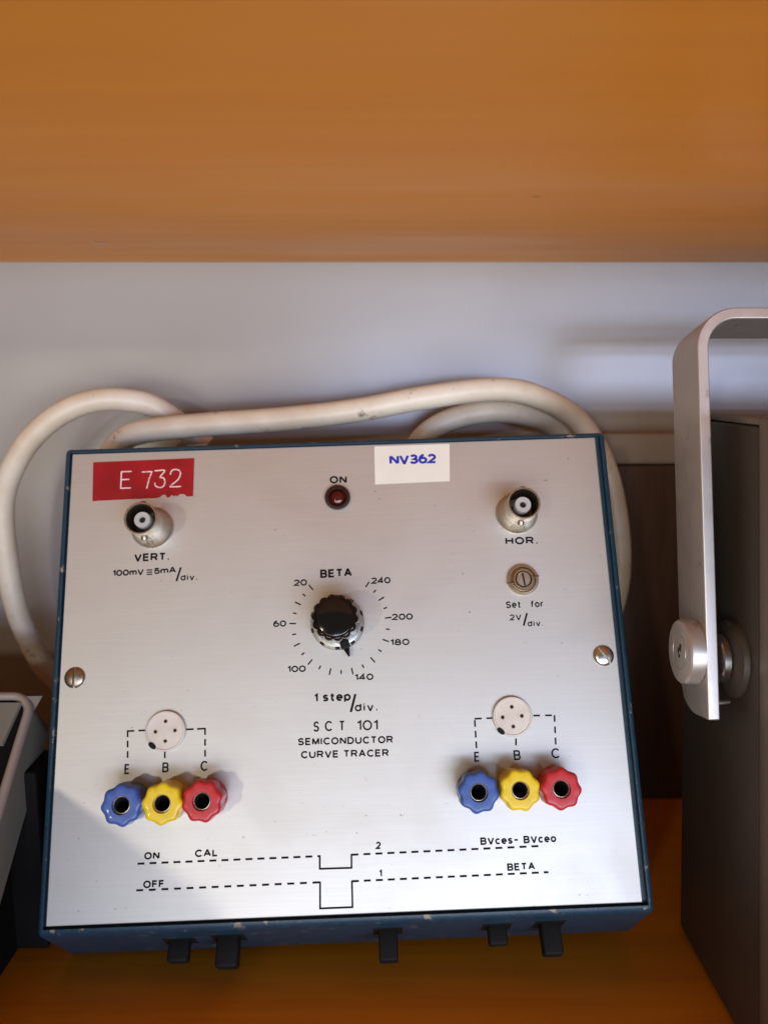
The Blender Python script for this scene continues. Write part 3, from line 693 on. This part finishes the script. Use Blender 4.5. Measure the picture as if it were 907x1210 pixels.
tilted('front_frame', [(168, 0.8), (177.3, 0.8), (204.0, 163.4), (194, 163.4)], 93.0, 290.6, M['taupe_light'], 1.5)
tilted('front_plate', [(168.0, 6), (168.7, 6), (193.6, 158), (192.9, 158)], 98, 286, M['alu'], 0.2)
for x in (100, 278):
    link('foot', wbox(x, x + 8, 205, 213, 0, 1.4, 0.3), M['rubber'], ri)
# handle: strap bent in the plane that leans back by 13.5 degrees
al = R(13.5); sU = Vector((0, math.sin(al), math.cos(al))); dU = Vector((0, math.cos(al), -math.sin(al)))
P0h = Vector((0, 201.1, 86.7))
def strap_path():
    p = [(84.5, -2.2)]
    x0, x1, top, r = 84.5, 300.0, 108.0, 11.0
    for k in range(0, 13):
        t = math.pi - (math.pi / 2) * k / 12; p.append((x0 + r + r * math.cos(t), top - r + r * math.sin(t)))
    for k in range(0, 13):
        t = math.pi / 2 - (math.pi / 2) * k / 12; p.append((x1 - r + r * math.cos(t), top - r + r * math.sin(t)))
    p.append((x1, -2.2)); return p
th = 3.1
outer = strap_path(); bm = bmesh.new()
inner = []
for i, (x, s) in enumerate(outer):
    a = Vector(outer[max(i - 1, 0)]); b = Vector(outer[min(i + 1, len(outer) - 1)]); d = (b - a).normalized()
    inner.append((x + d.y * th, s - d.x * th))
NW = 8; Wd = 19.4; cols = []
def hp(x, s, d): return Vector(W(*(Vector((x, 0, 0)) + P0h + sU * s + dU * d)))
def end_s(d):                                            # rounded rear corner of the arm's end
    q = max(0.0, (d - (Wd - 11.5)) / 11.5); return -2.2 + 8.0 * (1 - math.sqrt(max(0, 1 - q * q)))
for i in range(len(outer)):
    row = []
    for j in range(NW + 1):
        d = Wd * j / NW
        so = outer[i][1]; si = inner[i][1]
        if i in (0, len(outer) - 1): so = si = end_s(d)
        row.append((bm.verts.new(hp(outer[i][0], so, d) * MM), bm.verts.new(hp(inner[i][0], si, d) * MM)))
    cols.append(row)
for i in range(len(cols) - 1):
    for j in range(NW):
        for q in (0, 1): bm.faces.new((cols[i][j][q], cols[i + 1][j][q], cols[i + 1][j + 1][q], cols[i][j + 1][q]))
    for j in (0, NW): bm.faces.new((cols[i][j][0], cols[i + 1][j][0], cols[i + 1][j][1], cols[i][j][1]))
for i in (0, len(cols) - 1):
    for j in range(NW): bm.faces.new((cols[i][j][0], cols[i][j + 1][0], cols[i][j + 1][1], cols[i][j][1]))
bmesh.ops.recalc_face_normals(bm, faces=bm.faces)
hd = link('carrying_handle', bm, M['handle'], ri, smooth=30)
bv = hd.modifiers.new('bevel', 'BEVEL'); bv.width = 0.00035; bv.segments = 2; bv.limit_method = 'ANGLE'; bv.angle_limit = R(50)
def xdisc(name, prof, m, y, z, x, parent=ri, seg=56):    # lathe whose axis points to -x
    return link(name, lathe(prof, seg), m, parent, Vector(W(x, y, z)) * MM, (0, R(-90), 0), 35)
pv = xdisc('pivot_cap', [(8.7, 0), (8.7, 3.6), (8.3, 4.1), (4.9, 4.15), (4.8, 3.95), (4.5, 3.95), (4.4, 4.15), (0.3, 4.2)], M['handle'], 212.2, 99.3, 84.4)
for dy, dz, sx, sz in ((-0.6, 1.3, 0.5, 1.0), (0.5, 0.2, 0.4, 0.8), (-0.3, -1.1, 0.5, 0.5)):
    link('screw_mark', box(-sz, sz, -sx, sx, 4.16, 4.30, 0.05), M['hole'], pv, (dz * MM, dy * MM, 0))
xdisc('pivot_boss', [(10.5, 0), (10.2, 1.4), (8.8, 2.4), (0.3, 2.8)], M['taupe'], 209, 98.5, 93.5)
xdisc('washer', [(6.6, 0), (6.6, 1.6), (6.2, 1.9), (0.3, 1.9)], M['steel'], 209, 98.5, 90.4)
link('stop_pin', lathe([(0.55, -3), (0.55, 3.0), (0.4, 3.3), (0.1, 3.35)], 16), M['alu'], ri, Vector(W(87.5, 202.6, 88.5)) * MM, (0, R(84), 0), 40)

# ------------------------------------------------------------------ reclining instrument, left
li = bpy.data.objects.new('reclining_instrument', None); C.objects.link(li); li.location = (-0.17, 0.19, 0)
tag(li, 'grey green instrument with a rounded warm grey bezel lying tilted at the left edge', 'instrument case')
A0 = Vector((-106, 232.4, 75.0)); sD = Vector((0, -0.758, -0.652)); nD = Vector((0, -0.652, 0.758))
def lm(x, s, n):                                          # x leftwards from the right side, s downhill, n out of the face
    p = A0 + Vector((-x, 0, 0)) + sD * s + nD * n; return Vector((p.x + 170, p.y - 190, p.z)) * MM
def slab(x0, x1, s0, s1, n0, n1, bev, seg=3):
    b = box(-x1, -x0, -s1, -s0, n0, n1, bev, seg)
    for v in b.verts:
        c = v.co / MM; v.co = lm(-c.x, -c.y, c.z)
    bmesh.ops.recalc_face_normals(b, faces=b.faces); return b
def rrect(x0, x1, s0, s1, r, n=8):
    out = []
    for cx, cs, a0 in ((x1 - r, s1 - r, 0), (x0 + r, s1 - r, 90), (x0 + r, s0 + r, 180), (x1 - r, s0 + r, 270)):
        for k in range(n + 1):
            t = R(a0 + 90 * k / n); out.append((cx + r * math.cos(t), cs + r * math.sin(t)))
    return out
# body shell
bm = bmesh.new(); o_ = rrect(0, 150, -5, 104, 7)
lo = [bm.verts.new(lm(x, s, -16.5)) for x, s in o_]; hi = [bm.verts.new(lm(x, s, -1.4)) for x, s in o_]
k = len(o_)
bm.faces.new(lo); bm.faces.new(hi)
for i in range(k): bm.faces.new((lo[i], lo[(i + 1) % k], hi[(i + 1) % k], hi[i]))
bmesh.ops.recalc_face_normals(bm, faces=bm.faces)
link('case_body', bm, M['case_green'], li, smooth=40)
# rounded bezel ring
bm = bmesh.new(); ringsb = []
for k2 in range(13):
    t = math.pi * k2 / 12; off = 1.4 - 1.4 * math.cos(t); n = -1.4 + 1.9 * math.sin(t)
    ringsb.append([bm.verts.new(lm(x, s, n)) for x, s in rrect(-0.3 + off, 150.3 - off, -5.3 + off, 104.3 - off, 7.3 - off)])
for ra, rb in zip(ringsb[:-1], ringsb[1:]):
    for i in range(len(ra)): bm.faces.new((ra[i], ra[(i + 1) % len(ra)], rb[(i + 1) % len(rb)], rb[i]))
bmesh.ops.recalc_face_normals(bm, faces=bm.faces)
link('bezel', bm, M['trim'], li, smooth=60)
link('inner_plate', slab(2.4, 147.6, -2.6, 101.5, -1.35, -1.0, 0), M['dark'], li)
b2 = bmesh.new()
q = [(3.6, -1.2), (12, -1.2), (9.5, 12), (5.2, 12)]
lo = [b2.verts.new(lm(x, s, -0.95)) for x, s in q]; hi = [b2.verts.new(lm(x, s, 0.4)) for x, s in q]
b2.faces.new(lo); b2.faces.new(hi)
for i in range(4): b2.faces.new((lo[i], lo[(i + 1) % 4], hi[(i + 1) % 4], hi[i]))
bmesh.ops.recalc_face_normals(b2, faces=b2.faces)
link('corner_bracket', b2, M['case_green'], li)
link('meter_window', slab(22, 80, 12, 50, -0.9, 1.2, 0.6), M['black'], li)
# dark wedge base that carries the slab
bs = prism([(146 - 190, 0.3), (224 - 190, 0.3), (228 - 190, 50), (222 - 190, 50.5), (152 - 190, -0.0 + 0.6)], -250 + 170, -112 + 170, 'x')
link('base', bs, M['dark'], li)
link('gap_shade_block', box(-250 + 170, -102.6 + 170, 224 - 190, 240 - 190, 0.3, 58, 1.0), M['dark'], li)  # near-black block added to stand for the shade in this gap
link('shadow_caster', box(-310 + 170, -106.5 + 170, 44 - 190, 177 - 190, 0.4, 66, 2.5, 3), M['case_green'], li, smooth=40)  # added out of view to cast the shadow on the panel's lower left corner
# loose paper sticker corner by the bezel
b3 = bmesh.new(); tri = [(-111.5, 235.5, 77.0), (-103.6, 235.0, 77.4), (-107.2, 233.9, 71.2)]
lo = [b3.verts.new(Vector((x + 170, y - 190, z)) * MM) for x, y, z in tri]; hi = [b3.verts.new(Vector((x + 170, y - 190.25, z + 0.1)) * MM) for x, y, z in tri]
b3.faces.new(lo); b3.faces.new(hi)
for i in range(3): b3.faces.new((lo[i], lo[(i + 1) % 3], hi[(i + 1) % 3], hi[i]))
bmesh.ops.recalc_face_normals(b3, faces=b3.faces)
stk = link('sticker', b3, M['taupe_light'], li)
